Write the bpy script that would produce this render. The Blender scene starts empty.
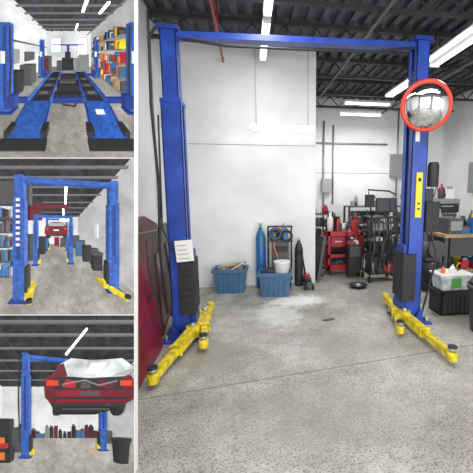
import bpy, bmesh, math, random
from mathutils import Vector, Matrix
random.seed(4)
R=math.radians
# ------------------------------------------------------------ materials
MATS={}
def mat(name,col,rough=0.5,metal=0.0,var=0.0,vscale=6.0,emit=0.0,alpha=1.0,trans=0.0,bump=0.0,col2=None):
    if name in MATS: return MATS[name]
    m=bpy.data.materials.new(name); m.use_nodes=True
    nt=m.node_tree; b=nt.nodes['Principled BSDF']
    b.inputs['Roughness'].default_value=rough; b.inputs['Metallic'].default_value=metal
    b.inputs['Base Color'].default_value=(*col,1)
    if trans: b.inputs['Transmission Weight'].default_value=trans
    if emit:
        b.inputs['Emission Color'].default_value=(*col,1); b.inputs['Emission Strength'].default_value=emit
    if var or bump or col2:
        tc=nt.nodes.new('ShaderNodeTexCoord'); n=nt.nodes.new('ShaderNodeTexNoise')
        n.inputs['Scale'].default_value=vscale; n.inputs['Detail'].default_value=6
        nt.links.new(tc.outputs['Object'],n.inputs['Vector'])
        if var or col2:
            r=nt.nodes.new('ShaderNodeValToRGB')
            r.color_ramp.elements[0].position=0.38; r.color_ramp.elements[1].position=0.62
            r.color_ramp.elements[0].color=(*(col2 or [c*(1-var) for c in col]),1)
            r.color_ramp.elements[1].color=(*[min(1,c*(1+var*0.5)) for c in col],1)
            nt.links.new(n.outputs['Fac'],r.inputs['Fac']); nt.links.new(r.outputs['Color'],b.inputs['Base Color'])
        if bump:
            bp=nt.nodes.new('ShaderNodeBump'); bp.inputs['Strength'].default_value=bump
            nt.links.new(n.outputs['Fac'],bp.inputs['Height']); nt.links.new(bp.outputs['Normal'],b.inputs['Normal'])
    MATS[name]=m; return m
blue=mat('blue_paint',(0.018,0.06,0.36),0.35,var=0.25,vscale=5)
blued=mat('blue_paint_dark',(0.012,0.04,0.24),0.4)  # darker blue for carriages, caps, strips and crossbeams
bluel=mat('blue_paint_small',(0.03,0.11,0.44),0.45,var=0.3,vscale=40)
yellow=mat('yellow_paint',(0.72,0.57,0.02),0.4,var=0.35,vscale=14)
labely=mat('label_yellow',(0.8,0.62,0.03),0.5)
black=mat('black_rubber',(0.02,0.02,0.022),0.6)
blackm=mat('black_metal',(0.03,0.03,0.035),0.35,0.3)
grey=mat('grey_metal',(0.3,0.31,0.32),0.4,0.5)
dgrey=mat('dark_grey',(0.07,0.07,0.075),0.5)
white=mat('white_plastic',(0.75,0.75,0.73),0.45)
paper=mat('paper',(0.8,0.8,0.77),0.8)
red=mat('red_paint',(0.40,0.02,0.03),0.3)
redd=mat('maroon_paint',(0.12,0.015,0.025),0.25,var=0.3)
rust=mat('rusty_panel',(0.15,0.05,0.045),0.5,vscale=3.5,col2=(0.05,0.03,0.03),bump=.1)
redc=mat('car_red',(0.24,0.012,0.028),0.3,vscale=4,col2=(0.13,0.01,0.02))
tubb=mat('tub_blue',(0.05,0.13,0.25),0.45,var=0.1)
teal=mat('cyl_blue',(0.02,0.12,0.34),0.35)
green=mat('green_plastic',(0.08,0.35,0.06),0.4)
orange=mat('orange_plastic',(0.7,0.17,0.03),0.4)
mred=mat('mirror_red',(0.7,0.05,0.02),0.35)
chrome=mat('mirror_surface',(0.8,0.82,0.85),0.03,1.0)
wood=mat('wood',(0.40,0.27,0.15),0.6,var=0.3)
steel=mat('bright_steel',(0.6,0.6,0.6),0.3,0.9)
lampm=mat('tube_glow',(0.95,0.98,1.0),0.5,emit=4.0)
glowm=mat('added_glow',(0.9,0.96,1.0),0.5,emit=.9)  # glow for the panes added to brighten panel back wall
clear=mat('cloudy_plastic',(0.6,0.63,0.64),0.3,var=.35,vscale=12)
glass=mat('car_glass',(0.35,0.38,0.4),0.1)
screen=mat('screen',(0.03,0.04,0.06),0.15)
tan=mat('tan_card',(0.45,0.33,0.2),0.8)
seamm=mat('seam',(0.16,0.16,0.155),0.8)
COL=[red,black,dgrey,tubb,orange,white,yellow,grey,green,tan,teal,blackm]
DARK=[black,dgrey,blackm,black,dgrey,grey,red,white,tubb]

def wall_mat(name='white_block_wall',sc=1.2,lo=(.63,.635,.63),hi=(.79,.795,.785)):
    m=bpy.data.materials.new(name); m.use_nodes=True; nt=m.node_tree; b=nt.nodes['Principled BSDF']
    tc=nt.nodes.new('ShaderNodeTexCoord'); n=nt.nodes.new('ShaderNodeTexNoise'); n.inputs['Scale'].default_value=sc; n.inputs['Detail'].default_value=8
    r=nt.nodes.new('ShaderNodeValToRGB'); r.color_ramp.elements[0].position=.3; r.color_ramp.elements[1].position=.62
    r.color_ramp.elements[0].color=(*lo,1); r.color_ramp.elements[1].color=(*hi,1)
    nt.links.new(tc.outputs['Object'],n.inputs['Vector']); nt.links.new(n.outputs['Fac'],r.inputs['Fac']); nt.links.new(r.outputs['Color'],b.inputs['Base Color'])
    b.inputs['Roughness'].default_value=.7
    return m
wallm=wall_mat(); walls=wall_mat('white_wall_small',9,(.46,.48,.50),(.70,.71,.71))
def floor_mat(sc=1.0,name='worn_epoxy_floor',k=1.0,stain=False):
    m=bpy.data.materials.new(name); m.use_nodes=True; nt=m.node_tree; b=nt.nodes['Principled BSDF']
    N=nt.nodes.new; L=nt.links.new
    tc=N('ShaderNodeTexCoord')
    def noise(s,d=4,r=.5):
        n=N('ShaderNodeTexNoise'); n.inputs['Scale'].default_value=s*sc; n.inputs['Detail'].default_value=d; n.inputs['Roughness'].default_value=r; L(tc.outputs['Object'],n.inputs['Vector']); return n.outputs['Fac']
    def ramp(src,p0,c0,p1,c1):
        r=N('ShaderNodeValToRGB'); r.color_ramp.elements[0].position=p0; r.color_ramp.elements[1].position=p1
        r.color_ramp.elements[0].color=(*c0,1); r.color_ramp.elements[1].color=(*c1,1); L(src,r.inputs['Fac']); return r.outputs['Color']
    def mix(t,f,a,bb):
        x=N('ShaderNodeMix'); x.data_type='RGBA'; x.blend_type=t
        if isinstance(f,float): x.inputs[0].default_value=f
        else: L(f,x.inputs[0])
        L(a,x.inputs[6]); L(bb,x.inputs[7]); return x.outputs[2]
    def math_(op,a,bv):
        x=N('ShaderNodeMath'); x.operation=op
        L(a,x.inputs[0])
        if isinstance(bv,float): x.inputs[1].default_value=bv
        else: L(bv,x.inputs[1])
        return x.outputs[0]
    base=ramp(noise(.9,8,.6),.38,(.33*k,.315*k,.28*k),.62,(.54*k,.53*k,.495*k))
    mott=ramp(noise(6,6,.65),.35,(.72,.70,.66),.6,(1,1,1))
    sp=ramp(noise(75,2),.37,(.3,.29,.27),.49,(1,1,1))
    sp2=ramp(noise(30,4),.34,(.6,.58,.55),.5,(1,1,1))
    c=mix('MULTIPLY',.8,base,mott); c=mix('MULTIPLY',.8,c,sp); c=mix('MULTIPLY',.55,c,sp2)
    w=N('ShaderNodeRGB'); w.outputs[0].default_value=(.72*k,.71*k,.69*k,1)
    st=ramp(noise(1.9,7,.6),.58,(0,0,0),.70,(1,1,1))
    c=mix('MIX',math_('MULTIPLY',st,.35),c,w.outputs[0])
    if stain:
        def blob(cx,cy,sx,sy,col,amt):
            nonlocal c
            mp=N('ShaderNodeMapping'); mp.vector_type='POINT'
            mp.inputs['Location'].default_value=(-cx/sx,-cy/sy,0); mp.inputs['Scale'].default_value=(1/sx,1/sy,0)
            L(tc.outputs['Object'],mp.inputs['Vector'])
            ln=N('ShaderNodeVectorMath'); ln.operation='LENGTH'; L(mp.outputs[0],ln.inputs[0])
            d=math_('ADD',ln.outputs['Value'],math_('MULTIPLY',noise(7,6,.7),1.6))
            mr=N('ShaderNodeMapRange'); mr.inputs[1].default_value=1.25; mr.inputs[2].default_value=1.75; mr.inputs[3].default_value=amt; mr.inputs[4].default_value=0; L(d,mr.inputs[0])
            q=N('ShaderNodeRGB'); q.outputs[0].default_value=(*col,1)
            c=mix('MIX',mr.outputs[0],c,q.outputs[0])
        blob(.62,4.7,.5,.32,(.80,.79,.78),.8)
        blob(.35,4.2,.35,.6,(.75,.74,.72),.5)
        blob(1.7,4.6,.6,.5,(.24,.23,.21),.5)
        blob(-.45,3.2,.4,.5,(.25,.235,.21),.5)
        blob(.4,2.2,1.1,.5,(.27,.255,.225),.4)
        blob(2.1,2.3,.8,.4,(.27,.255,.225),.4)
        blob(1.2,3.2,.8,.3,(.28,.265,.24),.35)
    L(c,b.inputs['Base Color'])
    rr=ramp(noise(3,5),.35,(.36,)*3,.65,(.65,)*3); L(rr,b.inputs['Roughness'])
    bp=N('ShaderNodeBump'); bp.inputs['Strength'].default_value=.12; L(noise(62,2),bp.inputs['Height']); L(bp.outputs['Normal'],b.inputs['Normal'])
    return m
floorm=floor_mat(stain=True); floors=floor_mat(6,'worn_floor_small',.95)
ceilm=mat('metal_deck',(0.075,0.08,0.095),0.5,0.2,var=.2)
ceild=mat('dark_deck',(0.04,0.043,0.05),0.6,var=.5,vscale=20)
joistm=mat('joist_grey',(0.025,0.025,0.03),0.6)
joistl=mat('joist_light',(0.15,0.15,0.16),0.6)

# ------------------------------------------------------------ board (leaning display board with three relief pictures)
BD=1.93; PX=BD/341.0; RD=0.02
cyaw,cp=R(9),R(8)
fwd=Vector((math.sin(cyaw)*math.cos(cp),math.cos(cyaw)*math.cos(cp),-math.sin(cp)))
ROT=Matrix.Rotation(-cyaw,4,'Z')@Matrix.Rotation(R(82),4,'X')
BM=Matrix.Translation(Vector((0,0,1.6))+fwd*BD)@ROT
class Panel:
    def __init__(s,u0,u1,v0,v1,vu,vv,f,h,near): s.__dict__.update(locals())
P1=Panel(-6,134,-5,157.5,66,50,120,1.5,1.3)
P2=Panel(-6,134,158.5,314.5,62,232,120,1.5,1.7)
P3=Panel(-6,134,315.5,474,60,425,120,1.1,2.2)

# ------------------------------------------------------------ builder
class B:
    def __init__(s,name): s.name=name; s.bm=bmesh.new(); s.mats=[]; s.M=Matrix.Identity(4)
    def mi(s,m):
        if m not in s.mats: s.mats.append(m)
        return s.mats.index(m)
    def _add(s,verts,faces,m,smooth=False):
        vs=[s.bm.verts.new(s.M@Vector(v)) for v in verts]; k=s.mi(m)
        for f in faces:
            try:
                fc=s.bm.faces.new([vs[i] for i in f]); fc.material_index=k
                fc.smooth = smooth and len(f)==4
            except ValueError: pass
        return s
    def box(s,x0,x1,y0,y1,z0,z1,m):
        return s._add([(x0,y0,z0),(x1,y0,z0),(x1,y1,z0),(x0,y1,z0),(x0,y0,z1),(x1,y0,z1),(x1,y1,z1),(x0,y1,z1)],
          [(0,3,2,1),(4,5,6,7),(0,1,5,4),(1,2,6,5),(2,3,7,6),(3,0,4,7)],m)
    def taper(s,cx,cy,z0,z1,w0,d0,w1,d1,m):
        v=[(cx+a*w/2,cy+b*d/2,z) for z,w,d in((z0,w0,d0),(z1,w1,d1)) for a,b in((-1,-1),(1,-1),(1,1),(-1,1))]
        return s._add(v,[(0,3,2,1),(4,5,6,7),(0,1,5,4),(1,2,6,5),(2,3,7,6),(3,0,4,7)],m)
    def bar(s,p0,p1,w,hh,m,w1=None):
        p0=Vector(p0);p1=Vector(p1);d=(p1-p0).normalized(); up=Vector((0,0,1)) if abs(d.z)<.95 else Vector((0,1,0))
        r=d.cross(up).normalized(); u=r.cross(d); w1=w if w1 is None else w1
        v=[]
        for p,ww in((p0,w),(p1,w1)):
            for a,b in((-1,-1),(1,-1),(1,1),(-1,1)): v.append(tuple(p+r*a*ww/2+u*b*hh/2))
        return s._add(v,[(0,3,2,1),(4,5,6,7),(0,1,5,4),(1,2,6,5),(2,3,7,6),(3,0,4,7)],m)
    def tube(s,pts,r,m,n=10,closed=False):
        pts=[Vector(p) for p in pts]; rs=r if isinstance(r,(list,tuple)) else [r]*len(pts)
        v=[];f=[];K=len(pts); ref=None
        for i,p in enumerate(pts):
            if closed: d=(pts[(i+1)%K]-pts[i-1]).normalized()
            else: d=(pts[min(i+1,K-1)]-pts[max(i-1,0)]).normalized()
            if ref is None: ref=Vector((0,0,1)) if abs(d.z)<.9 else Vector((1,0,0))
            a=d.cross(ref)
            if a.length<1e-4: a=d.orthogonal()
            a.normalize(); b2=a.cross(d).normalized(); ref=b2
            for j in range(n):
                t=2*math.pi*j/n; v.append(tuple(p+a*math.cos(t)*rs[i]+b2*math.sin(t)*rs[i]))
        for i in range(K if closed else K-1):
            for j in range(n):
                f.append((i*n+j,i*n+(j+1)%n,((i+1)%K)*n+(j+1)%n,((i+1)%K)*n+j))
        if not closed: f.append(tuple(range(n))[::-1]); f.append(tuple((K-1)*n+j for j in range(n)))
        return s._add(v,f,m,True)
    def lathe(s,prof,c,m,n=24,axis=(0,0,1)):
        q=Vector((0,0,1)).rotation_difference(Vector(axis).normalized()).to_matrix()
        v=[];f=[]; c=Vector(c)
        for r,z in prof:
            for j in range(n):
                t=2*math.pi*j/n; v.append(tuple(c+q@Vector((r*math.cos(t),r*math.sin(t),z))))
        for i in range(len(prof)-1):
            for j in range(n): f.append((i*n+j,i*n+(j+1)%n,(i+1)*n+(j+1)%n,(i+1)*n+j))
        f.append(tuple(range(n))[::-1]); f.append(tuple((len(prof)-1)*n+j for j in range(n)))
        return s._add(v,f,m,True)
    def prism(s,pts,y0,y1,m,plane='xz'):
        n=len(pts)
        if plane=='xz': v=[(a,y0,b) for a,b in pts]+[(a,y1,b) for a,b in pts]
        elif plane=='yz': v=[(y0,a,b) for a,b in pts]+[(y1,a,b) for a,b in pts]
        else: v=[(a,b,y0) for a,b in pts]+[(a,b,y1) for a,b in pts]
        f=[tuple(range(n)),tuple(range(n,2*n))[::-1]]+[(i,i+n,(i+1)%n+n,(i+1)%n) for i in range(n)]
        return s._add(v,f,m)
    def clutter(s,x0,x1,y0,y1,z,n,hm=0.2,seed=None,cols=None):
        rg=random.Random(seed or n)
        for i in range(n):
            m=rg.choice(cols or COL); x=rg.uniform(x0,x1); y=rg.uniform(y0,y1); hh=rg.uniform(.35,1)*hm
            k=rg.random()
            if k<.3:
                r=rg.uniform(.025,.05)*(hm/.2)**.5
                s.lathe([(r,0),(r,hh*.7),(r*.4,hh*.82),(r*.4,hh)],(x,y,z),m,10)
            elif k<.8:
                w=rg.uniform(.05,.16); s.box(x-w/2,x+w/2,y-.05,y+.05,z,z+hh*.7,m); s.box(x-w/3,x+w/3,y-.035,y+.035,z+hh*.7,z+hh*.85,rg.choice(cols or COL))
            else: s.tube([(x-.06,y,z+.02),(x,y,z+hh),(x+.06,y,z+.05)],.012,m,6)
        return s
    def finish(s,bevel=0,panel=None):
        bm=s.bm
        bmesh.ops.recalc_face_normals(bm,faces=bm.faces)
        vn=None
        if panel:
            p=panel
            def cut(co,no):
                g=bm.verts[:]+bm.edges[:]+bm.faces[:]
                bmesh.ops.bisect_plane(bm,geom=g,dist=1e-6,plane_co=co,plane_no=no,clear_outer=True)
            cut((0,p.near,0),(0,-1,0))
            lx=bm.faces.layers.float_vector.new('vn')
            bm.normal_update()
            for f in bm.faces: f[lx]=Vector((f.normal.x,f.normal.z,-f.normal.y))
            for v in bm.verts:
                x,y,z=v.co
                U=p.vu+p.f*x/y; V=p.vv-p.f*(z-p.h)/y; k=1-p.near/y
                v.co=Vector(((U-304)*PX,(236.5-V)*PX,-RD*k))
            cut(((p.u0-304)*PX,0,0),(-1,0,0)); cut(((p.u1-304)*PX,0,0),(1,0,0))
            cut((0,(236.5-p.v0)*PX,0),(0,1,0)); cut((0,(236.5-p.v1)*PX,0),(0,-1,0))
            bm.normal_update()
            vn=[]
            for f in bm.faces:
                g=f.normal.copy()
                n=(f[lx]*.8+g).normalized() if g.z>0 else g
                for _ in f.verts: vn.append(n)
                f.smooth=True
        me=bpy.data.meshes.new(s.name); bm.to_mesh(me); bm.free()
        if vn: me.normals_split_custom_set([tuple(n) for n in vn])
        for m in s.mats: me.materials.append(m)
        o=bpy.data.objects.new(s.name,me); bpy.context.scene.collection.objects.link(o)
        if panel: o.matrix_world=BM
        elif bevel:
            md=o.modifiers.new('bev','BEVEL'); md.width=bevel; md.segments=2; md.limit_method='ANGLE'; md.angle_limit=R(50)
        return o

# ============================================================ ROOM
CZ=3.9; WY=5.6; WL=-1.24; FY=8.8; RX=5.2; WN=-2.4
B('floor').box(-3.5,RX+.1,-9,FY+.1,-.1,0,floorm).finish()
B('wall_left').box(WL-.15,WL,2.6,WY+.15,0,CZ,wallm).box(WN-.15,WL,2.6,2.75,0,CZ,wallm).box(WN-.15,WN,-2.6,2.75,0,CZ,wallm).finish()
B('wall_back').box(WL,1.08,WY,WY+.15,0,CZ,wallm).box(.93,1.08,WY+.15,FY,0,CZ,wallm).finish()
B('wall_far').box(1.08,RX,FY,FY+.15,0,CZ,wallm).finish()
B('wall_right').box(RX,RX+.15,-2.6,FY+.15,0,CZ,wallm).finish()
B('wall_front').box(WN-.15,RX+.15,-2.75,-2.6,3.1,CZ,wallm).box(WN-.15,-1.7,-2.75,-2.6,0,3.1,wallm).box(1.3,1.9,-2.75,-2.6,0,3.1,wallm).box(4.9,RX+.15,-2.75,-2.6,0,3.1,wallm).finish()
b=B('ceiling'); b.box(WN-.15,RX+.15,-2.75,FY+.15,CZ,CZ+.1,ceilm)
x=WN
while x<RX:
    b.box(x,x+.09,-2.6,FY,CZ-.045,CZ,ceilm); x+=.2
b.finish()
b=B('ceiling_joists')
for i,y in enumerate([.6,1.7,2.8,3.9,5.0,6.2,7.3,8.4]):
    x0=(WL if y>2.6 else WN) if y<WY else 1.08
    b.box(x0,RX,y-.04,y+.04,CZ-.1,CZ-.045,joistm).box(x0,RX,y-.03,y+.03,CZ-.36,CZ-.32,joistm)
    x=x0;
    while x<RX-.3:
        b.bar((x,y,CZ-.1),(x+.22,y,CZ-.33),.02,.02,joistm).bar((x+.22,y,CZ-.33),(x+.44,y,CZ-.1),.02,.02,joistm); x+=.44
for x in(1.5,3.4): b.box(x,x+.03,-2.5,FY,CZ-.39,CZ-.36,joistl)
b.finish()
b=B('trim_1'); b.box(WL,1.08,WY-.006,WY,2.28,2.286,joistl)
b.finish()
b=B('sprinkler_pipe'); b.tube([(-.35,-2,3.5),(-.35,WY-.01,3.5)],.018,red).tube([(-.35,4.6,3.5),(-.35,4.6,3.85)],.012,red); b.finish()
b=B('trim_2'); 
b.tube([(1.9,FY-.03,0),(1.9,FY-.03,3.3)],.022,grey).tube([(1.2,FY-.04,2.75),(3.6,FY-.04,2.75)],.02,grey).tube([(2.15,FY-.03,1.2),(2.15,FY-.03,3.2)],.02,grey)
b.box(1.85,2.1,FY-.12,FY,1.5,1.85,grey).box(1.08,RX,FY-.01,FY,2.0,2.008,seamm)
b.tube([(3.9,FY-.03,1.0),(3.9,FY-.03,3.6)],.02,grey).box(3.7,4.1,FY-.1,FY,1.9,2.5,grey).tube([(4.4,FY-.03,1.0),(4.4,FY-.03,3.6)],.02,dgrey); b.finish()
b=B('wall_conduit'); b.tube([(WL+.02,4.0,1.6),(WL+.02,4.0,3.8)],.014,black).tube([(WL+.02,4.9,.9),(WL+.02,4.9,3.8)],.012,grey).box(WL,WL+.05,4.82,4.98,.85,1.0,grey); b.finish()
b=B('floor_seam'); b.bar((-1.2,2.53,.001),(3.2,3.15,.001),.006,.003,seamm).bar((3.2,3.15,.001),(5.0,3.4,.001),.006,.003,seamm); b.finish()
# --- fluorescent fixtures
def lamp_along_y(x,y0,y1,z,w=.12):
    b=B('fluorescent_light'); b.taper(x,(y0+y1)/2,z+.03,z+.08,w,y1-y0,w*.7,y1-y0,white)
    for dx in ((-w*.22,w*.22) if w<.2 else (-w*.3,w*.3)): b.tube([(x+dx,y0+.03,z+.01),(x+dx,y1-.03,z+.01)],.016,lampm,8)
    for yy in(y0,y1): b.box(x-w*.45,x+w*.45,yy-.012,yy+.012,z-.01,z+.06,white)
    for yy in(y0+.2,y1-.2): b.tube([(x,yy,z+.08),(x,yy,CZ-.05)],.005,grey,6)
    b.finish()
def lamp_along_x(x0,x1,y,z,w=.12):
    b=B('fluorescent_light'); b.taper((x0+x1)/2,y,z+.03,z+.08,x1-x0,w,x1-x0,w*.7,white)
    for dy in(-w*.22,w*.22): b.tube([(x0+.03,y+dy,z+.01),(x1-.03,y+dy,z+.01)],.016,lampm,8)
    for xx in(x0,x1): b.box(xx-.012,xx+.012,y-w*.45,y+w*.45,z-.01,z+.06,white)
    for xx in(x0+.1,x1-.1): b.tube([(xx,y,z+.08),(xx,y,CZ-.05)],.005,grey,6)
    b.finish()
lamp_along_y(.24,2.9,4.1,3.5,.1); lamp_along_y(.24,4.25,5.45,3.5,.1)
lamp_along_y(2.76,3.9,5.15,3.45,.34); lamp_along_y(2.85,5.7,6.9,3.45,.2)
lamp_along_x(2.1,3.15,7.6,3.45); lamp_along_x(2.1,3.1,8.0,3.3); lamp_along_x(.02,1.0,5.3,2.47,.08)
lamp_along_y(.24,0,1.2,3.5); lamp_along_y(2.72,0.5,1.8,3.45,.34)

# ============================================================ LIFT
b=B('two_post_car_lift')
LX,LY,RX2,RY=-.74,3.74,1.905,3.80
def column(xc,sgn,yc,zt):
    X=lambda a: xc+sgn*a
    def bx(a0,a1,y0,y1,z0,z1,m):
        p,q=sorted((X(a0),X(a1))); b.box(p,q,y0,y1,z0,z1,m)
    for (z0,z1,hw,hd) in((.02,2.45,.095,.12),(2.45,zt,.075,.10)):
        bx(-hw,-hw+.012,yc-hd,yc+hd,z0,z1,blue)
        bx(-hw,hw,yc-hd,yc-hd+.012,z0,z1,blue); bx(-hw,hw,yc+hd-.012,yc+hd,z0,z1,blue)
        bx(hw-.012,hw,yc-hd,yc-hd+.07,z0,z1,blue); bx(hw-.012,hw,yc+hd-.07,yc+hd,z0,z1,blue)
    bx(-.1,.1,yc-.125,yc+.125,2.43,2.47,blue)
    bx(-.2,.18,yc-.22,yc+.22,0,.02,blue)
    for yy in(yc-.18,yc+.18):
        for aa in(-.15,0,.13): b.lathe([(.018,0),(.018,.05),(.01,.05),(.01,.07)],(X(aa),yy,.02),steel,8)
    for yy in(yc-.17,yc+.16): 
        b.prism([(X(-.1),.02),(X(.02),.02),(X(-.1),.2)],yy,yy+.012,blue)
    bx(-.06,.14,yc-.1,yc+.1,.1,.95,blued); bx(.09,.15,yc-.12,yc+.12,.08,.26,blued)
    bx(.14,.155,yc-.14,yc+.14,.3,.86,black)
    bx(0,.16,yc-.155,yc-.125,.28,.84,black)
    for k in range(7): bx(.01,.15,yc-.162,yc-.155,.32+k*.075,.345+k*.075,blackm)
    bx(-.03,-.02,yc-.05,yc+.05,1.0,3.0,black)
    bx(.06,.075,yc-.02,yc+.02,.9,2.9,blackm)
column(LX,1,LY,3.12); column(RX2,-1,RY,3.21)
b.bar((LX,LY,3.08),(RX2,RY,3.16),.12,.06,blue)
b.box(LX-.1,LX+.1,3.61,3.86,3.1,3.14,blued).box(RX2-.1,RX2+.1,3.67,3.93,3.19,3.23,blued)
b.tube([(LX+.12,3.66,3.03),(-.2,3.66,2.99),(.6,3.68,3.01),(1.3,3.7,3.04),(1.8,3.71,3.11)],.013,black)
def arm(p0,p1,side):
    p0=Vector(p0);p1=Vector(p1);d=(p1-p0); mid=p0+d*.5
    b.bar(p0,mid,.105,.085,yellow,.095); b.bar(mid-d*.02,p1,.07,.06,yellow,.06)
    b.bar(mid-d*.03,mid,.115,.095,yellow)
    b.lathe([(.048,-.04),(.048,.04)],p1,yellow,16)
    b.lathe([(.022,.04),(.022,.065),(.043,.065),(.043,.08)],p1,steel,16)
    b.lathe([(.043,0),(.04,.018)],p1+Vector((0,0,.08)),black,16)
    b.lathe([(.07,-.055),(.07,.055)],p0,yellow,16); b.lathe([(.03,.055),(.03,.09)],p0,steel,12)
arm((-.62,3.55,.12),(-.80,2.72,.09),1); arm((-.55,4.0,.12),(-.48,3.30,.09),1)
b.bar((-.62,3.55,.12),(-.58,3.98,.12),.11,.085,yellow); b.bar((-.56,4.0,.12),(-.52,4.3,.11),.08,.075,yellow)
b.lathe([(.045,-.04),(.045,.06)],(-.52,4.3,.11),yellow,14)
arm((1.77,3.62,.12),(1.79,2.68,.09),1); arm((1.80,3.98,.12),(1.58,3.32,.09),1)
b.bar((1.77,3.62,.12),(1.79,3.98,.12),.11,.085,yellow); b.bar((1.80,3.98,.12),(1.82,4.3,.11),.08,.075,yellow)
b.lathe([(.045,-.04),(.045,.06)],(1.82,4.3,.11),yellow,14)
# power unit
b.box(2.0,2.12,3.72,3.88,1.45,1.6,blackm)
b.lathe([(.06,0),(.065,.02),(.065,.24),(.05,.28)],(2.10,3.72,1.62),black,16)
b.box(2.0,2.16,3.64,3.8,1.1,1.45,black)
b.tube([(2.08,3.66,1.1),(2.13,3.6,.8),(2.05,3.62,.4),(2.02,3.68,.1)],.012,black)
b.tube([(LX-.10,3.62,3.1),(LX-.15,3.58,3.0),(LX-.17,3.58,2.4),(LX-.14,3.58,1.6),(LX-.17,3.58,1.0),(LX-.14,3.62,.3)],.014,black)
b.tube([(LX-.11,3.58,2.3),(LX-.13,3.57,1.2),(LX-.02,3.57,.95)],.009,black)
b.box(1.87,1.945,3.66,3.679,1.27,1.78,labely)
for z,zz in((1.68,1.72),(1.36,1.38),(1.42,1.44)): b.box(1.89,1.925,3.656,3.661,z,zz,black)
b.box(1.84,1.89,3.668,3.679,2.12,2.26,paper)
b.finish(.004)
b=B('safety_notice'); b.M=Matrix.Translation((LX+.07,3.57,.97))@Matrix.Rotation(R(-4),4,'Y')
b.box(-.085,.085,-.004,.004,-.11,.11,paper)
for k in range(4): b.box(-.065,.055-.01*k,-.006,-.004,-.08+k*.045,-.073+k*.045,grey)
b.finish()
b=B('convex_mirror'); c=Vector((1.83,3.45,2.45)); ax=(-.35,-1,-.28); q=.9
prof=[(.25*q*math.cos(t),q*(.02+.11*math.sin(t))) for t in [R(a) for a in range(0,90,9)]]+[(.002,.13*q)]
b.lathe(prof,c,chrome,48,ax)
b.lathe([(.24*q,-.03),(.275*q,-.02),(.29*q,.01),(.28*q,.03),(.25*q,.035),(.245*q,.0)],c,mred,48,ax)
b.lathe([(.06,-.08),(.18,-.03)],c,blackm,24,ax)
b.tube([c+Vector((.03,.06,.02)),(1.87,3.6,2.42),(1.89,3.69,2.4)],.02,blackm); b.finish()

# ============================================================ CLUTTER
def tub(name,cx,cy,w,d,hh,m,rot=0):
    b=B(name); b.M=Matrix.Translation((cx,cy,0))@Matrix.Rotation(rot,4,'Z')
    t=.012; w0,d0=w*.86,d*.84
    def ring(z,w,d): return [(-w/2,-d/2,z),(w/2,-d/2,z),(w/2,d/2,z),(-w/2,d/2,z)]
    v=ring(0,w0,d0)+ring(hh*.86,w,d)+ring(hh*.86,w+.05,d+.05)+ring(hh,w+.05,d+.05)+ring(hh,w-.01,d-.01)+ring(.02,w0-.03,d0-.03)
    f=[(3,2,1,0)]
    for k in range(5):
        for j in range(4): f.append((k*4+j,k*4+(j+1)%4,(k+1)*4+(j+1)%4,(k+1)*4+j))
    f.append((20,21,22,23)); b._add(v,f,m)
    for k in range(5): b.box(-w*.35+k*w*.16,-w*.33+k*w*.16,-d/2-.005,-d*.44,hh*.15,hh*.84,m)
    return b
b=tub('storage_tub',-.32,5.32,.48,.3,.38,tubb,-.1); b.clutter(-.18,.18,-.08,.08,.25,9,.18,cols=[tan,paper,grey,wood])
b.bar((-.2,0,.38),(.24,.05,.45),.05,.03,wood).bar((-.05,.05,.3),(.2,-.05,.46),.04,.02,paper); b.finish(.004)
b=tub('storage_tub',.36,5.04,.46,.32,.37,tubb,-.12)
b.lathe([(.0,.0),(.1,0),(.12,.22),(.125,.22),(.125,.24),(.11,.24)],(.1,0,.28),white,24).clutter(-.2,-.03,-.08,.08,.26,5,.18,cols=DARK); b.finish(.004)
b=B('gas_cylinder'); b.lathe([(.075,0),(.08,.02),(.08,.82),(.06,.91),(.035,.94),(.035,.98),(.02,.98),(.02,1.04)],(.16,5.45,0),teal,24).box(.13,.19,5.43,5.47,1.02,1.06,grey).tube([(.16,5.39,1.04),(.18,5.36,.95),(.2,5.37,.7)],.01,green); b.finish()
b=B('gas_cylinder'); b.lathe([(.065,0),(.07,.02),(.07,.60),(.05,.69),(.03,.72),(.02,.78)],(.78,5.47,0),black,20).box(.75,.81,5.45,5.49,.76,.8,grey); b.finish()
b=B('welding_cart'); 
b.box(.3,.62,5.3,5.5,.12,.16,dgrey).box(.34,.6,5.32,5.48,.3,.76,dgrey).box(.36,.58,5.315,5.32,.6,.7,black).box(.3,.66,5.3,5.5,.76,.8,blackm)
for xx in(.28,.66): b.tube([(xx,5.5,.1),(xx,5.5,.95),(xx,5.42,1.0)],.013,blackm)
b.tube([(.28,5.42,1.0),(.66,5.42,1.0)],.013,blackm)
for rr in(.1,.085,.07): b.tube([(.38+rr*math.cos(t),5.28-.02*(rr>.08),.90+rr*.9*math.sin(t)) for t in [2*math.pi*i/20 for i in range(20)]],.010,teal if rr==.085 else black,8,closed=True)
for rr in(.09,.07): b.tube([(.56+rr*math.cos(t),5.28,.86+rr*math.sin(t)) for t in [2*math.pi*i/20 for i in range(20)]],.011,black,8,closed=True)
b.tube([(.38,5.33,.9),(.36,5.3,.7),(.42,5.3,.5),(.38,5.3,.3)],.011,orange)
for xx in(.3,.62): b.lathe([(.06,-.02),(.06,.02)],(xx,5.4,.065),black,16,(1,0,0))
b.clutter(.32,.62,5.34,5.46,.8,9,.26,seed=8,cols=[orange,black,white,tubb,dgrey,black]); b.finish()
b=B('floor_jack'); b.box(.86,.95,5.15,5.55,.06,.14,dgrey).lathe([(.04,0),(.045,.05)],(.9,5.2,.14),black,16)
for xx in(.84,.97): 
    for yy in(5.2,5.5): b.lathe([(.045,-.015),(.045,.015)],(xx,yy,.045),black,14,(1,0,0))
b.tube([(.9,5.5,.14),(.84,5.5,.5),(.76,5.3,.62)],.015,blackm).box(.86,.95,5.35,5.5,.14,.2,red); b.finish()
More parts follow.
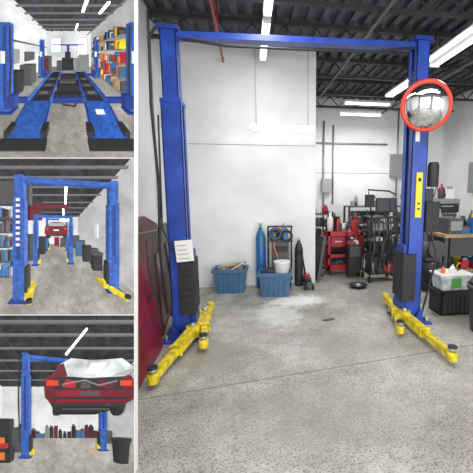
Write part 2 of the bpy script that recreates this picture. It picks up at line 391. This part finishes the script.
b=B('creeper_board'); b.M=Matrix.Translation((1.14,5.75,0))@Matrix.Rotation(R(8),4,'Y')
b.box(-.03,.02,-.16,.16,.04,.8,dgrey).box(-.05,-.03,-.12,.12,.6,.76,black)
for z in(.12,.7):
    for y in(-.13,.13): b.lathe([(.03,-.01),(.03,.01)],(.05,y,z),black,12,(0,1,0))
b.finish()
b=B('tool_chest'); X0,X1,Y0,Y1=1.40,2.05,6.0,6.42
for xx in(X0,X1-.04):
    for yy in(Y0,Y1-.04): b.box(xx,xx+.04,yy,yy+.04,.09,.82,red)
b.box(X0,X1,Y0,Y1,.1,.15,red).box(X0,X1,Y0,Y1,.74,.82,red).box(X0+.04,X1-.04,Y0+.03,Y1-.02,.52,.74,redd)
b.box(X0,X1,Y0,Y0+.03,.15,.2,red).box(X0,X1,Y0,Y0+.02,.34,.4,red)
for k in range(2): b.box(X0+.06+k*.29,X0+.32+k*.29,Y0-.005,Y0+.03,.55,.71,red).box(X0+.12+k*.29,X0+.26+k*.29,Y0-.025,Y0-.005,.63,.65,steel)
b.box(X0+.04,X1-.04,Y1-.06,Y1-.04,.15,.52,black)
b.tube([(X1,6.05,.72),(X1+.07,6.05,.76),(X1+.07,6.37,.76),(X1,6.37,.72)],.012,steel)
for xx in(1.46,1.98):
    for yy in(6.06,6.36): b.lathe([(.045,-.015),(.045,.015)],(xx,yy,.045),black,14,(1,0,0))
b.clutter(1.46,1.96,6.1,6.34,.15,9,.2,seed=6,cols=DARK)
b.finish(.004)
b=B('assorted_tools'); b.clutter(1.43,2.0,6.06,6.36,.825,22,.34,seed=5,cols=[black,dgrey,red,white,blackm,black]); b.finish()
b=B('tool_rack')
for x in(1.15,1.62):
    for y in(6.6,6.9): b.tube([(x,y,0),(x,y,1.15)],.014,blackm,8)
for z in(.1,.5,.85,1.08): b.box(1.13,1.64,6.57,6.92,z,z+.02,dgrey)
b.box(1.18,1.55,6.61,6.87,.12,.46,dgrey).box(1.18,1.4,6.61,6.87,.52,.8,blackm)
b.clutter(1.18,1.57,6.6,6.85,.12,8,.3,seed=1,cols=DARK).clutter(1.18,1.57,6.6,6.85,.52,8,.25,seed=2,cols=DARK).clutter(1.18,1.57,6.6,6.85,.87,8,.2,seed=3,cols=DARK).clutter(1.18,1.57,6.6,6.85,1.1,9,.2,seed=4,cols=[black,grey,white,red,red]); b.finish()
b=B('diagnostic_cart')
for x in(2.0,2.46):
    for y in(5.45,5.8): b.tube([(x,y,.05),(x,y,1.1)],.014,blackm,8).lathe([(.05,-.015),(.05,.015)],(x,y,.05),black,12,(1,0,0))
for z in(.14,.5,.85,1.1): b.box(1.98,2.48,5.43,5.82,z,z+.025,black)
b.box(2.03,2.28,5.47,5.78,.165,.44,dgrey).box(2.3,2.43,5.47,5.78,.165,.36,blackm).box(2.05,2.4,5.47,5.78,.525,.72,blackm)
b.clutter(2.04,2.42,5.46,5.5,.165,5,.28,seed=11,cols=[black,grey,dgrey,red]).clutter(2.04,2.38,5.46,5.52,.72,7,.14,seed=12,cols=[black,grey,dgrey,white])
b.box(2.03,2.3,5.46,5.76,.875,1.03,dgrey).box(2.05,2.28,5.45,5.46,.9,1.02,grey)
b.box(2.14,2.5,5.6,5.63,1.19,1.44,black).box(2.16,2.48,5.594,5.6,1.21,1.425,screen).box(2.3,2.36,5.6,5.66,1.12,1.22,black)
b.tube([(2.03,5.5,1.12),(1.98,5.5,1.45),(1.94,5.46,1.58),(2.3,5.46,1.56),(2.42,5.46,1.5)],.014,blackm)
b.tube([(2.42,5.46,1.5),(2.44,5.46,1.3),(2.5,5.45,.9),(2.46,5.44,.5)],.01,black).box(1.9,2.04,5.42,5.5,1.3,1.5,black)
rg=random.Random(3)
for i in range(12):
    x=1.97+.045*i; b.tube([(x,5.42,1.1),(x+rg.uniform(-.04,.04),5.38,.85),(x+rg.uniform(-.05,.05),5.38,.65),(x+rg.uniform(-.05,.05),5.39,.45),(x+rg.uniform(-.04,.04),5.42,.15+.2*rg.random())],.011,rg.choice([black,black,blackm,dgrey,black]),6)
b.finish()
b=B('battery_charger'); b.box(1.72,1.95,5.75,5.95,.1,.62,blackm).box(1.74,1.93,5.74,5.75,.4,.58,dgrey).tube([(1.74,5.95,.5),(1.74,5.95,.95),(1.93,5.95,.95),(1.93,5.95,.5)],.012,black)
for xx in(1.73,1.94): b.lathe([(.07,-.015),(.07,.015)],(xx,5.85,.075),black,16,(1,0,0))
b.clutter(1.75,1.92,5.8,5.9,.62,4,.16,seed=9,cols=DARK); b.finish()
b=B('oil_drain_pan'); b.lathe([(.0,0),(.11,0),(.14,.05),(.15,.05),(.15,.055),(.13,.05),(.1,.02),(0,.02)],(1.72,5.2,0),black,28).lathe([(.06,0),(.06,.03),(.02,.05)],(1.72,5.2,.02),grey,16); b.finish()
b=B('tire_changer'); b.box(2.56,2.98,5.6,6.1,0,.6,blackm).box(2.56,2.98,5.59,5.6,.1,.5,dgrey)
b.lathe([(.05,0),(.05,.1),(.22,.12),(.22,.15)],(2.76,5.8,.6),grey,24).box(2.88,3.0,5.95,6.1,.6,1.5,blackm).bar((2.93,6.02,1.45),(2.7,5.8,1.45),.07,.07,blackm).tube([(2.7,5.8,1.6),(2.7,5.8,.95)],.022,steel)
b.box(2.56,2.7,5.5,5.6,.03,.07,black).box(2.76,2.92,5.48,5.6,.03,.07,black).tube([(2.96,5.9,1.5),(3.05,5.85,1.2),(3.01,5.8,.7)],.012,black); b.finish(.004)
b=B('air_compressor'); b.lathe([(.05,-.3),(.17,-.26),(.19,-.2),(.19,.2),(.17,.26),(.05,.3)],(2.82,5.0,.3),blackm,24,(0,1,0)).box(2.7,2.94,4.85,5.15,.48,.52,dgrey).lathe([(.09,0),(.09,.2),(.06,.24)],(2.76,5.0,.52),dgrey,16).box(2.85,2.97,4.9,5.1,.52,.74,black).lathe([(.14,-.02),(.14,.02)],(2.86,4.83,.66),dgrey,20,(0,1,0))
for xx in(2.68,2.96): b.lathe([(.09,-.02),(.09,.02)],(xx,4.85,.09),black,16,(1,0,0)).box(xx-.01,xx+.01,5.1,5.14,0,.3,black)
b.tube([(2.7,5.2,.5),(2.7,5.3,.9),(2.94,5.3,.9),(2.94,5.2,.5)],.013,black); b.finish()
b=B('shop_shelving')
for x in(2.2,3.3,4.3):
    for y in(7.4,7.8): b.box(x-.02,x+.02,y-.02,y+.02,0,1.2,dgrey)
for z in(.1,.45,.8,1.18): b.box(2.18,4.32,7.38,7.82,z,z+.025,dgrey)
for k,z in enumerate((.125,.475,.825)): b.box(2.3,3.2,7.55,7.78,z,z+.26,blackm).box(3.4,4.2,7.55,7.78,z,z+.22,dgrey).clutter(2.28,4.22,7.42,7.52,z,26,.3,seed=21+k,cols=DARK)
b.clutter(2.3,4.2,7.45,7.7,1.205,18,.28,seed=30,cols=[black,red,dgrey,white,grey]); b.finish()
b=B('workbench'); b.box(3.05,4.6,4.95,5.5,.82,.87,wood)
for x in(3.1,4.55):
    for y in(5.0,5.45): b.box(x-.03,x+.03,y-.03,y+.03,0,.82,dgrey)
b.box(3.05,4.6,5.0,5.45,.25,.28,wood).box(3.2,3.8,5.02,5.4,.5,.82,dgrey).box(3.14,3.4,5.0,5.3,.87,1.12,dgrey).box(3.17,3.37,4.99,5.0,.93,1.08,grey)
b.clutter(3.1,4.4,5.02,5.4,.28,16,.28,seed=41).clutter(3.1,4.4,5.02,5.4,.87,26,.4,seed=42,cols=COL+DARK); b.finish()
b=B('tool_cabinet'); b.box(3.45,4.1,6.2,6.6,.02,1.4,grey)
for k in range(6): b.box(3.48,4.07,6.185,6.2,.08+k*.21,.26+k*.21,[grey,dgrey,blackm][k%3]).box(3.7,3.95,6.17,6.185,.2+k*.21,.215+k*.21,steel)
b.clutter(3.5,4.05,6.25,6.55,1.4,9,.3,seed=50,cols=DARK); b.finish()
b=B('electrical_panel'); b.box(RX-.14,RX-.002,6.9,7.4,1.5,2.2,grey).box(RX-.15,RX-.14,6.94,7.36,1.54,2.16,grey).box(RX-.165,RX-.15,6.97,7.0,1.8,1.9,black)
b.tube([(RX-.05,7.1,2.2),(RX-.05,7.1,3.8)],.02,grey).tube([(RX-.05,7.25,2.2),(RX-.05,7.25,3.8)],.016,grey).tube([(RX-.05,6.3,1.0),(RX-.05,6.3,3.8)],.016,grey)
b.finish()
b=B('storage_crate'); b.box(2.36,2.80,3.82,4.12,0,.02,black)
for (x0,x1,y0,y1) in((2.36,2.8,3.82,3.835),(2.36,2.8,4.105,4.12),(2.36,2.375,3.82,4.12),(2.785,2.8,3.82,4.12)):
    b.box(x0,x1,y0,y1,0,.27,black); b.box(x0-.008,x1+.008,y0-.008,y1+.008,.27,.3,blackm)
for k in range(7): b.box(2.39+k*.058,2.4+k*.058,3.808,3.82,.03,.26,blackm)
b.box(2.37,2.79,3.83,4.11,.3,.31,black); b.finish(.003)
b=B('plastic_tote'); b.taper(2.57,3.98,.312,.5,.36,.22,.42,.26,clear).box(2.34,2.80,3.84,4.12,.5,.525,white).box(2.42,2.72,3.88,4.08,.37,.44,green)
b.box(2.50,2.64,3.845,3.86,.35,.47,green).clutter(2.42,2.72,3.92,4.04,.525,6,.12,seed=7,cols=[white,green,black,orange]); b.finish(.004)
b=B('trash_can'); b.lathe([(.15,0),(.2,.5),(.215,.5),(.215,.54),(.19,.54),(.14,.05)],(2.60,3.32,0),dgrey,28).lathe([(.2,.54),(.18,.58),(.05,.6)],(2.60,3.32,0),black,28); b.finish()
b=B('floor_scrap'); b.M=Matrix.Translation((.92,3.92,0))@Matrix.Rotation(.2,4,'Z'); b.prism([(-.08,0),(.05,.02),(.09,.0),(.06,-.03),(-.05,-.03)],.001,.012,dgrey,'xy'); b.finish()
def bodypanel(name,y0,y1,hh,base,m,m2,lean=18):
    b=B(name); b.M=Matrix.Translation((base,0,0))@Matrix.Rotation(R(-lean),4,'Y')
    w=y1-y0
    out=[(y0+.05*w,0.02),(y1-.05*w,0.0),(y1,.12*hh),(y1+.02*w,.45*hh),(y1-.02*w,.62*hh),(y1-.1*w,.95*hh),(y1-.2*w,hh),(y0+.5*w,.98*hh),(y0+.15*w,.9*hh),(y0,.8*hh),(y0-.01,.1*hh)]
    b.prism(out,-.05,0,m,'yz')
    b.prism([(y0+.08*w,.4*hh),(y1-.06*w,.42*hh),(y1-.06*w,.45*hh),(y0+.08*w,.43*hh)],0,.012,m2,'yz')
    b.prism([(y1-.25*w,.62*hh),(y1-.1*w,.62*hh),(y1-.1*w,.655*hh),(y1-.25*w,.655*hh)],0,.02,black,'yz')
    b.finish(.012)
bodypanel('car_door',2.62,3.50,.92,-.90,redc,redd,7)
b=B('car_fender'); b.M=Matrix.Translation((-.965,0,0))@Matrix.Rotation(R(-3),4,'Y')
b.prism([(2.8,0.0),(3.8,0.0),(4.1,.1),(4.2,.5),(4.15,1.0),(4.0,1.22),(3.6,1.33),(2.9,1.3)],-.05,0,rust,'yz').prism([(3.75,.1),(4.05,.15),(4.1,.6),(3.98,.95),(3.8,.9)],0,.01,redd,'yz').prism([(2.9,1.2),(3.95,1.14),(3.95,1.165),(2.9,1.225)],0,.015,redd,'yz').prism([(3.4,.0),(3.5,.0),(3.6,1.1),(3.55,1.1)],0,.01,blackm,'yz')
b.finish(.01)
b=B('car_hood'); b.M=Matrix.Translation((-1.0,0,0))@Matrix.Rotation(R(-7),4,'Y')
b.prism([(4.35,0),(5.2,0),(5.25,.5),(5.15,1.0),(4.9,1.15),(4.5,1.1),(4.3,.6)],-.03,0,dgrey,'yz').prism([(4.55,.15),(5.05,.15),(5.05,.9),(4.6,.9)],0,.02,blackm,'yz'); b.finish(.01)

# ============================================================ DISPLAY BOARD
b=B('display_board'); b.M=BM
b.box((-7-304)*PX,(134.6-304)*PX,(236.5-474)*PX,(236.5+6)*PX,-RD-.02,-RD-.002,white)
b.box((134-304)*PX,(134.6-304)*PX,(236.5-474)*PX,(236.5+6)*PX,-RD-.002,0,white)
for v in(158,315): b.box((-7-304)*PX,(134-304)*PX,(236.5-v-.4)*PX,(236.5-v+.4)*PX,-RD-.002,0,white)
b.M=Matrix.Identity(4)
top=BM@Vector(((20-304)*PX,(236.5-120)*PX,-RD-.03)); b.tube([top,(top.x+.12,top.y+.25,0.01)],.015,wood)
b.finish()

# ---------- panel 1: alignment lift bay
p=P1
B('floor').box(-3,3,1,13,-.05,0,floors).finish(panel=p)
B('wall_left').box(-2.35,-2.2,1,12,0,3.6,walls).finish(panel=p)
B('wall_right').box(2.3,2.45,1,12,0,3.6,walls).finish(panel=p)
B('wall_back').box(-2.2,2.3,12,12.2,0,3.6,walls).finish(panel=p)
B('added_glow_pane_1').box(.9,1.9,11.9,12,1.0,2.9,dgrey).box(.95,1.85,11.85,11.9,1.05,2.85,glowm).finish(panel=p)  # framed glowing pane, added to brighten the back wall
B('added_glow_pane_2').box(-1.7,-.7,11.9,12,1.4,2.9,dgrey).box(-1.65,-.75,11.85,11.9,1.45,2.85,glowm).finish(panel=p)  # second added glowing pane, same brightening purpose
b=B('ceiling').box(-2.4,2.5,1,12.2,3.6,3.7,ceild)
for y in(3.6,4.2,5,6,7.2,8.6,10): b.box(-2.2,2.3,y,y+.08,3.4,3.48,joistl)
for x in(-1.6,-.7,.2,1.1): b.box(x,x+.06,3,12,3.5,3.58,joistm)
b.tube([(1.9,3.5,3.2),(1.9,12,3.2)],.05,joistl)
b.finish(panel=p)
b=B('four_post_alignment_lift')
for x in(-1.52,1.64):
    for y in(3.0,7.0):
        s=1 if x<0 else -1
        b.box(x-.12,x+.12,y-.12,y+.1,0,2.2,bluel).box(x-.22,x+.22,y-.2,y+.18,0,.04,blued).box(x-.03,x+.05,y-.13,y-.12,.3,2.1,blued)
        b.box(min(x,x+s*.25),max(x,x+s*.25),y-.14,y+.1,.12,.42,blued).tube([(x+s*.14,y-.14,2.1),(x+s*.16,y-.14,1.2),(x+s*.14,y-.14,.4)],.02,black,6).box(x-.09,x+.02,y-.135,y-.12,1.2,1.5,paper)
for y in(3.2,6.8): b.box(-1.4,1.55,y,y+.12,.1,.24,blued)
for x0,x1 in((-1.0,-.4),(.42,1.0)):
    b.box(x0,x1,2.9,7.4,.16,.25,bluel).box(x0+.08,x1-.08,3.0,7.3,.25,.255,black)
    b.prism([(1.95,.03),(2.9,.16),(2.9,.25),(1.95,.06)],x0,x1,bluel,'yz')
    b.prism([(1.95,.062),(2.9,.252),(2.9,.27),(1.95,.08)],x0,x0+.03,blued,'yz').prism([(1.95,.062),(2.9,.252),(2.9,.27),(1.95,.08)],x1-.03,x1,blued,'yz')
    b.prism([(1.78,.0),(1.95,.0),(1.95,.07),(1.78,.02)],x0-.08,x1+.08,black,'yz')
    b.box(x0-.06,x0+.05,2.0,2.3,.0,.14,black).box(x1-.05,x1+.06,2.0,2.3,.0,.14,black)
    b.box(x0,x0+.03,3.0,7.4,.25,.33,bluel).box(x1-.03,x1,3.0,7.4,.25,.33,bluel)
    for yy in(3.4,4.2,5.2): b.box(x0+.12,x1-.12,yy,yy+.35,.256,.27,dgrey).box(x0+.2,x1-.2,yy+.1,yy+.2,.27,.28,grey)
b.prism([(2.5,.17),(2.65,.2),(2.65,.21),(2.5,.18)],.62,.8,paper,'yz')
b.box(-.38,.4,3.3,3.6,.12,.3,black).box(-.38,.4,4.1,4.9,.12,.34,blackm).box(-.3,.3,4.3,4.6,.34,.42,dgrey).box(-.38,.4,5.6,6.2,.12,.34,black)
b.tube([(-.4,3.8,.2),(-.1,3.3,.02),(.2,3.2,.02),(.4,3.9,.2)],.03,black)
b.finish(panel=p)
b=B('parts_shelving')
for k in range(5):
    z=.1+k*.48; b.box(1.75,2.28,3.9,9,z,z+.04,grey)
    for i in range(30):
        y=4+i*.165; rg=random.Random(i*7+k); b.box(1.72+rg.random()*.1,2.1,y,y+.11,z+.04,z+.04+rg.uniform(.12,.4),rg.choice([red,tubb,orange,white,teal,yellow,dgrey,black,black,dgrey,wood,tan]))
b.finish(panel=p)
b=B('wheel_alignment_machine').box(-.5,.45,9.5,10,.0,1.0,blackm).box(-.25,.2,9.4,9.5,1.0,1.5,black).box(-1.3,1.3,9.6,9.7,2.0,2.1,blue).box(-.1,.1,9.55,9.7,1.3,2.1,blued).box(-.9,-.5,9.3,9.6,0,.8,dgrey).box(.5,.8,9.3,9.6,0,1.0,grey); b.finish(panel=p)
b=B('tool_cabinet').box(-2.0,-1.2,8,8.8,0,1.2,dgrey).box(-1.9,-1.3,7.95,8,.2,1.1,redd).box(.8,1.5,8.6,9.2,0,1.3,grey).box(-2.1,-1.6,5.2,6.0,0,.9,dgrey).box(-2.1,-1.7,4.0,4.6,0,.8,blackm); b.finish(panel=p)
b=B('wall_rail').box(-2.2,-2.15,4,12,1.9,1.98,dgrey).box(-2.2,-2.1,6,7.5,1.0,1.5,dgrey).box(-2.2,-2.1,4.2,5.2,1.0,1.6,grey); b.finish(panel=p)
b=B('fluorescent_light').box(.6,.70,3.9,5.2,3.2,3.26,lampm).box(1.4,1.5,4.2,5.4,3.2,3.26,lampm).box(.55,.65,7.5,9.5,3.2,3.26,lampm); b.finish(panel=p)

# ---------- panel 2: lift bay, second and third lifts behind
p=P2
B('floor').box(-3,3,1,16,-.05,0,floors).finish(panel=p)
B('wall_left').box(-2.65,-2.5,1,15,0,3.4,walls).finish(panel=p)
B('wall_right').box(1.75,1.9,1,15,0,3.4,walls).finish(panel=p)
B('wall_back').box(-2.5,1.8,15,15.2,0,3.4,walls).finish(panel=p)
b=B('ceiling').box(-2.7,2.0,1,15.2,3.4,3.5,ceild)
for y in(3.2,3.8,4.6,5.6,7,8.6,10.5,13): b.box(-2.5,1.75,y,y+.07,3.22,3.28,joistl)
for x in(-2,-1.2,-.4,.9): b.box(x,x+.05,2.5,15,3.3,3.36,joistm)
b.box(-2.5,-1.2,4.2,4.6,2.5,3.3,dgrey).box(-1.7,.2,6.2,6.4,2.75,2.95,redd).box(-2.5,-1.3,7,7.2,2.2,3.3,redd)
b.finish(panel=p)
def lift2(xl,yl,xr,yr,zl,zr,w,p,m=bluel):
    b=B('two_post_car_lift')
    for x,y,zt,s in((xl,yl,zl,1),(xr,yr,zr,-1)):
        b.box(x-w,x+w,y-.12,y+.12,0,zt*.8,m).box(x-w*.8,x+w*.8,y-.11,y+.11,zt*.8,zt,m).box(x-w*.3,x+w*.3,y-.13,y-.12,.9,zt*.78,blued).box(x-w*1.5,x+w*1.5,y-.2,y+.2,0,.04,blued)
        q=sorted((x+s*w,x+s*w*1.5)); b.box(q[0],q[1],y-.13,y+.1,.2,.75,black)
        q=sorted((x+s*w,x+s*w*2.0)); b.box(q[0],q[1],y-.1,y+.12,.08,.25,yellow)
    b.bar((xl,yl,zl-.08),(xr,yr,zr-.08),.12,.12,m)
    return b
b=lift2(-.95,2.68,1.27,3.1,2.74,2.78,.125,p)
for z in range(9): b.box(-1.0,-.92,2.54,2.55,1.2+z*.12,1.26+z*.12,white)
b.bar((-.8,3.2,.15),(-.66,2.35,.1),.1,.08,yellow,.08).bar((-.74,3.1,.15),(-.78,2.5,.1),.08,.07,yellow,.06).lathe([(.06,0),(.06,.06)],(-.66,2.35,.12),black)
b.bar((.98,3.5,.12),(1.36,2.5,.1),.1,.08,yellow,.08).bar((1.1,3.3,.12),(1.2,2.75,.1),.08,.07,yellow,.06).lathe([(.06,0),(.06,.06)],(1.36,2.5,.12),black)
b.finish(panel=p)
b=lift2(-1.27,5.45,.33,5.7,2.3,2.3,.1,p); b.finish(panel=p)
b=lift2(-1.35,9.5,.2,9.8,2.6,2.6,.1,p); b.finish(panel=p)
def car_back(name,x0,x1,y0,y1,z0,z1,p,detail=False):
    b=B(name); w=x1-x0; hh=z1-z0; X=lambda t:x0+t*w; Z=lambda t:z0+t*hh
    b.prism([(X(.08),Z(.02)),(X(.92),Z(.02)),(X(.975),Z(.12)),(X(1),Z(.3)),(X(.995),Z(.48)),(X(.97),Z(.6)),(X(.92),Z(.66)),(X(.08),Z(.66)),(X(.03),Z(.6)),(X(.005),Z(.48)),(X(0),Z(.3)),(X(.025),Z(.12))],y0,y1,redc)
    b.prism([(X(.08),Z(.66)),(X(.92),Z(.66)),(X(.82),Z(.9)),(X(.77),Z(.96)),(X(.66),Z(1)),(X(.34),Z(1)),(X(.23),Z(.96)),(X(.18),Z(.9))],y0+.3,y1,redc)
    b.prism([(X(.13),Z(.68)),(X(.87),Z(.68)),(X(.79),Z(.92)),(X(.21),Z(.92))],y0+.28,y0+.3,clear if detail else glass)
    b.prism([(X(.06),Z(.04)),(X(.94),Z(.04)),(X(.985),Z(.12)),(X(.99),Z(.26)),(X(.95),Z(.29)),(X(.05),Z(.29)),(X(.01),Z(.26)),(X(.015),Z(.12))],y0-.08,y0,redc)
    b.box(X(.03),X(.16),y0-.02,y0,Z(.40),Z(.52),mred).box(X(.84),X(.97),y0-.02,y0,Z(.40),Z(.52),mred)
    if not detail: b.box(X(.38),X(.62),y0-.02,y0,Z(.3),Z(.4),paper)
    if detail:
        b.prism([(X(.12),Z(.31)),(X(.88),Z(.31)),(X(.90),Z(.5)),(X(.88),Z(.6)),(X(.12),Z(.6)),(X(.10),Z(.5))],y0-.015,y0,black)
        b.prism([(X(.2),Z(.36)),(X(.34),Z(.34)),(X(.36),Z(.5)),(X(.24),Z(.54))],y0-.03,y0-.015,red).prism([(X(.4),Z(.34)),(X(.52),Z(.34)),(X(.5),Z(.47)),(X(.42),Z(.5))],y0-.03,y0-.015,dgrey).prism([(X(.56),Z(.36)),(X(.76),Z(.34)),(X(.78),Z(.48)),(X(.6),Z(.52))],y0-.03,y0-.015,redd)
        b.tube([(X(.2),y0-.03,Z(.42)),(X(.45),y0-.03,Z(.52)),(X(.6),y0-.03,Z(.40)),(X(.8),y0-.03,Z(.5))],.02,grey,6)
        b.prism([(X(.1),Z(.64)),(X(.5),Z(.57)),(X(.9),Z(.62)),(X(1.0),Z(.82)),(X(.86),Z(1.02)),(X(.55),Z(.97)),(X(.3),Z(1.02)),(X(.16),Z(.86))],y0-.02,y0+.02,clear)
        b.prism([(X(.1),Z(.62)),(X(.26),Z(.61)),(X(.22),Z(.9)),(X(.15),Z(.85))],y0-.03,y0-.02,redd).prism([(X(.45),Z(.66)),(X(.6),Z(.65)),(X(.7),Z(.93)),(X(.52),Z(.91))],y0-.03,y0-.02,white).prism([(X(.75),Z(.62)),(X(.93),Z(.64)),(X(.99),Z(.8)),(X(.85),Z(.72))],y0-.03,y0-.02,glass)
        b.box(X(.1),X(.9),y0-.1,y0-.08,Z(.08),Z(.13),blackm).box(X(.4),X(.6),y0-.1,y0-.08,Z(.16),Z(.25),dgrey)
    b.box(X(.08),X(.92),y0+.1,y1,Z(-.06),Z(.03),black)
    b.tube([(X(.2),y0+.5,Z(-.06)),(X(.8),y0+.5,Z(-.06))],.05*hh,dgrey,8).tube([(X(.7),y0-.05,Z(-.03)),(X(.7),y0+1.4,Z(-.03))],.03*hh,dgrey,8)
    for t in(.13,.87):
        b.lathe([(.12*hh,-.1),(.22*hh,-.1),(.24*hh,-.06),(.24*hh,.06),(.22*hh,.1),(.12*hh,.1)],(X(t),y0+.35,Z(-.02)),black,20,(1,0,0))
    b.finish(panel=p)
car_back('raised_car',-1.0,.2,6.2,8,1.35,2.05,p)
b=B('parts_shelving')
for k in range(5): 
    z=.2+k*.42; b.box(-2.4,-1.55,3.4,5.2,z,z+.05,dgrey)
    for i in range(12):
        rg=random.Random(i+k*9); x=-2.3+i*.07; b.box(x,x+.055,3.3+rg.random()*.2,3.8,z+.05,z+.1+rg.uniform(.08,.28),rg.choice([tubb,black,teal,dgrey,redd,tubb,blackm,grey]))
b.finish(panel=p)
b=B('trash_can').box(1.15,1.5,4.6,5.0,0,.65,black).box(1.13,1.52,4.58,5.02,.6,.68,dgrey).box(1.0,1.4,6.0,6.5,0,.8,black).box(.75,1.15,7.4,7.8,0,.9,tubb).box(1.25,1.55,5.3,5.7,0,.75,dgrey).box(1.1,1.5,8.5,9,0,.9,dgrey); b.finish(panel=p)
b=B('tool_chest').box(-1.0,-.5,12,12.5,0,1.0,red).box(-.95,-.55,11.97,12,.2,.9,redd).box(-.4,.4,12,12.4,0,.9,dgrey).box(-2,-1.3,8,8.6,0,1.2,black).box(.4,1.4,11,11.5,0,1.2,dgrey).box(-1.9,-1.4,6.2,6.6,0,1.4,dgrey); b.finish(panel=p)
b=B('fluorescent_light').box(.05,.13,3.8,7,3.05,3.1,lampm).box(-.35,.45,9.2,9.3,2.35,2.5,lampm).box(-.1,0,8,14,3.05,3.1,lampm); b.finish(panel=p)
b=B('wall_poster').box(1.7,1.75,6,6.6,1.2,1.9,paper).box(1.7,1.75,4.3,4.5,1.1,1.4,dgrey); b.finish(panel=p)

# ---------- panel 3: raised red car
p=P3
B('floor').box(-5,5,2,13,-.05,0,floors).finish(panel=p)
B('wall_right').box(3.6,3.75,2,10,0,4.2,walls).finish(panel=p)
B('wall_back').box(-5,3.7,10,10.2,0,4.2,walls).finish(panel=p)
b=B('ceiling').box(-5,3.7,2,10.2,4.2,4.3,ceild)
for y in(3.4,3.9,4.6,5.5,6.6,8): b.box(-5,3.7,y,y+.07,4.0,4.07,joistl)
for x in(-3,-2,-1,0,1,2): b.box(x,x+.05,2,10,4.1,4.16,joistm)
b.finish(panel=p)
b=lift2(-1.17,4.0,1.72,5.0,3.43,3.65,.13,p); b.tube([(-1.35,3.9,3.3),(-1.4,3.9,2),(-1.35,3.9,.5)],.02,black,6); b.finish(panel=p)
car_back('raised_car',-.45,1.97,3.2,6.4,1.66,2.84,p,True)
b=B('trash_can').lathe([(.2,0),(.24,.6),(.27,.6),(.27,.68)],(1.75,3.5,0),black,20).box(2.5,2.8,6.6,6.9,0,.7,dgrey); b.finish(panel=p)
b=B('shop_equipment')
for i in range(22):
    rg=random.Random(i+60); x=-4+i*.34; hh=rg.uniform(.3,1.0); b.box(x,x+.28,9,9.5,0,hh,rg.choice([black,dgrey,redd,tubb,blackm,grey])); b.box(x+.05,x+.2,9,9.4,hh,hh+.15,rg.choice(DARK))
b.box(-2.0,-1.45,3.4,3.7,0,.42,black).box(-1.9,-1.6,3.35,3.4,.1,.3,orange).box(-2.0,-1.7,3.5,3.6,.42,.7,orange).lathe([(.12,0),(.12,.12)],(-1.65,3.45,.42),red,12).box(-1.9,-1.5,4.6,5.0,0,.9,dgrey).box(-2.4,-2.0,4.6,5.0,0,1.3,black)
b.finish(panel=p)
b=B('oil_drain_pan').lathe([(.14,0),(.17,.1)],(.6,7.2,0),tan,16).box(1.0,1.4,4.4,4.8,0,.08,tan); b.finish(panel=p)
b=B('fluorescent_light').bar((.15,3.6,3.2),(.8,3.7,4.05),.05,.05,lampm).box(.9,1.0,6,9,3.8,3.85,lampm); b.finish(panel=p)

# ============================================================ LIGHT
def area(loc,rot,sx,sy,e,col=(1,1,1)):
    l=bpy.data.lights.new('light','AREA'); l.shape='RECTANGLE'; l.size=sx; l.size_y=sy; l.energy=e; l.color=col
    o=bpy.data.objects.new('light',l); o.location=loc; o.rotation_euler=rot; bpy.context.scene.collection.objects.link(o); return o
area((-.2,-2.55,1.6),(R(90),0,0),2.9,2.9,150,(1,.99,.97)).name='daylight_door'
area((3.4,-2.55,1.6),(R(90),0,0),2.9,2.9,150,(1,.99,.97)).name='daylight_door'
area((.24,3.5,3.45),(0,0,0),.2,2.2,40).name='fixture_light'
area((2.72,4.5,3.4),(0,0,0),.3,1.3,45).name='fixture_light'
area((2.7,7.4,3.2),(0,0,0),1.2,1.0,60).name='fixture_light'
area((1.2,1.4,3.45),(0,0,0),2.4,1.2,75).name='fixture_light'
w=bpy.data.worlds.new('world'); bpy.context.scene.world=w; w.use_nodes=True
w.node_tree.nodes['Background'].inputs[0].default_value=(.85,.92,1,1); w.node_tree.nodes['Background'].inputs[1].default_value=.8
# ============================================================ CAMERA
cam=bpy.data.cameras.new('camera'); co=bpy.data.objects.new('camera',cam); bpy.context.scene.collection.objects.link(co)
cam.sensor_width=36; cam.lens=36*341/473; cam.shift_x=-(304-236.5)/473; cam.clip_start=.05
co.matrix_world=Matrix.Translation((0,0,1.6))@ROT
bpy.context.scene.camera=co
bpy.context.scene.view_settings.view_transform='Standard'
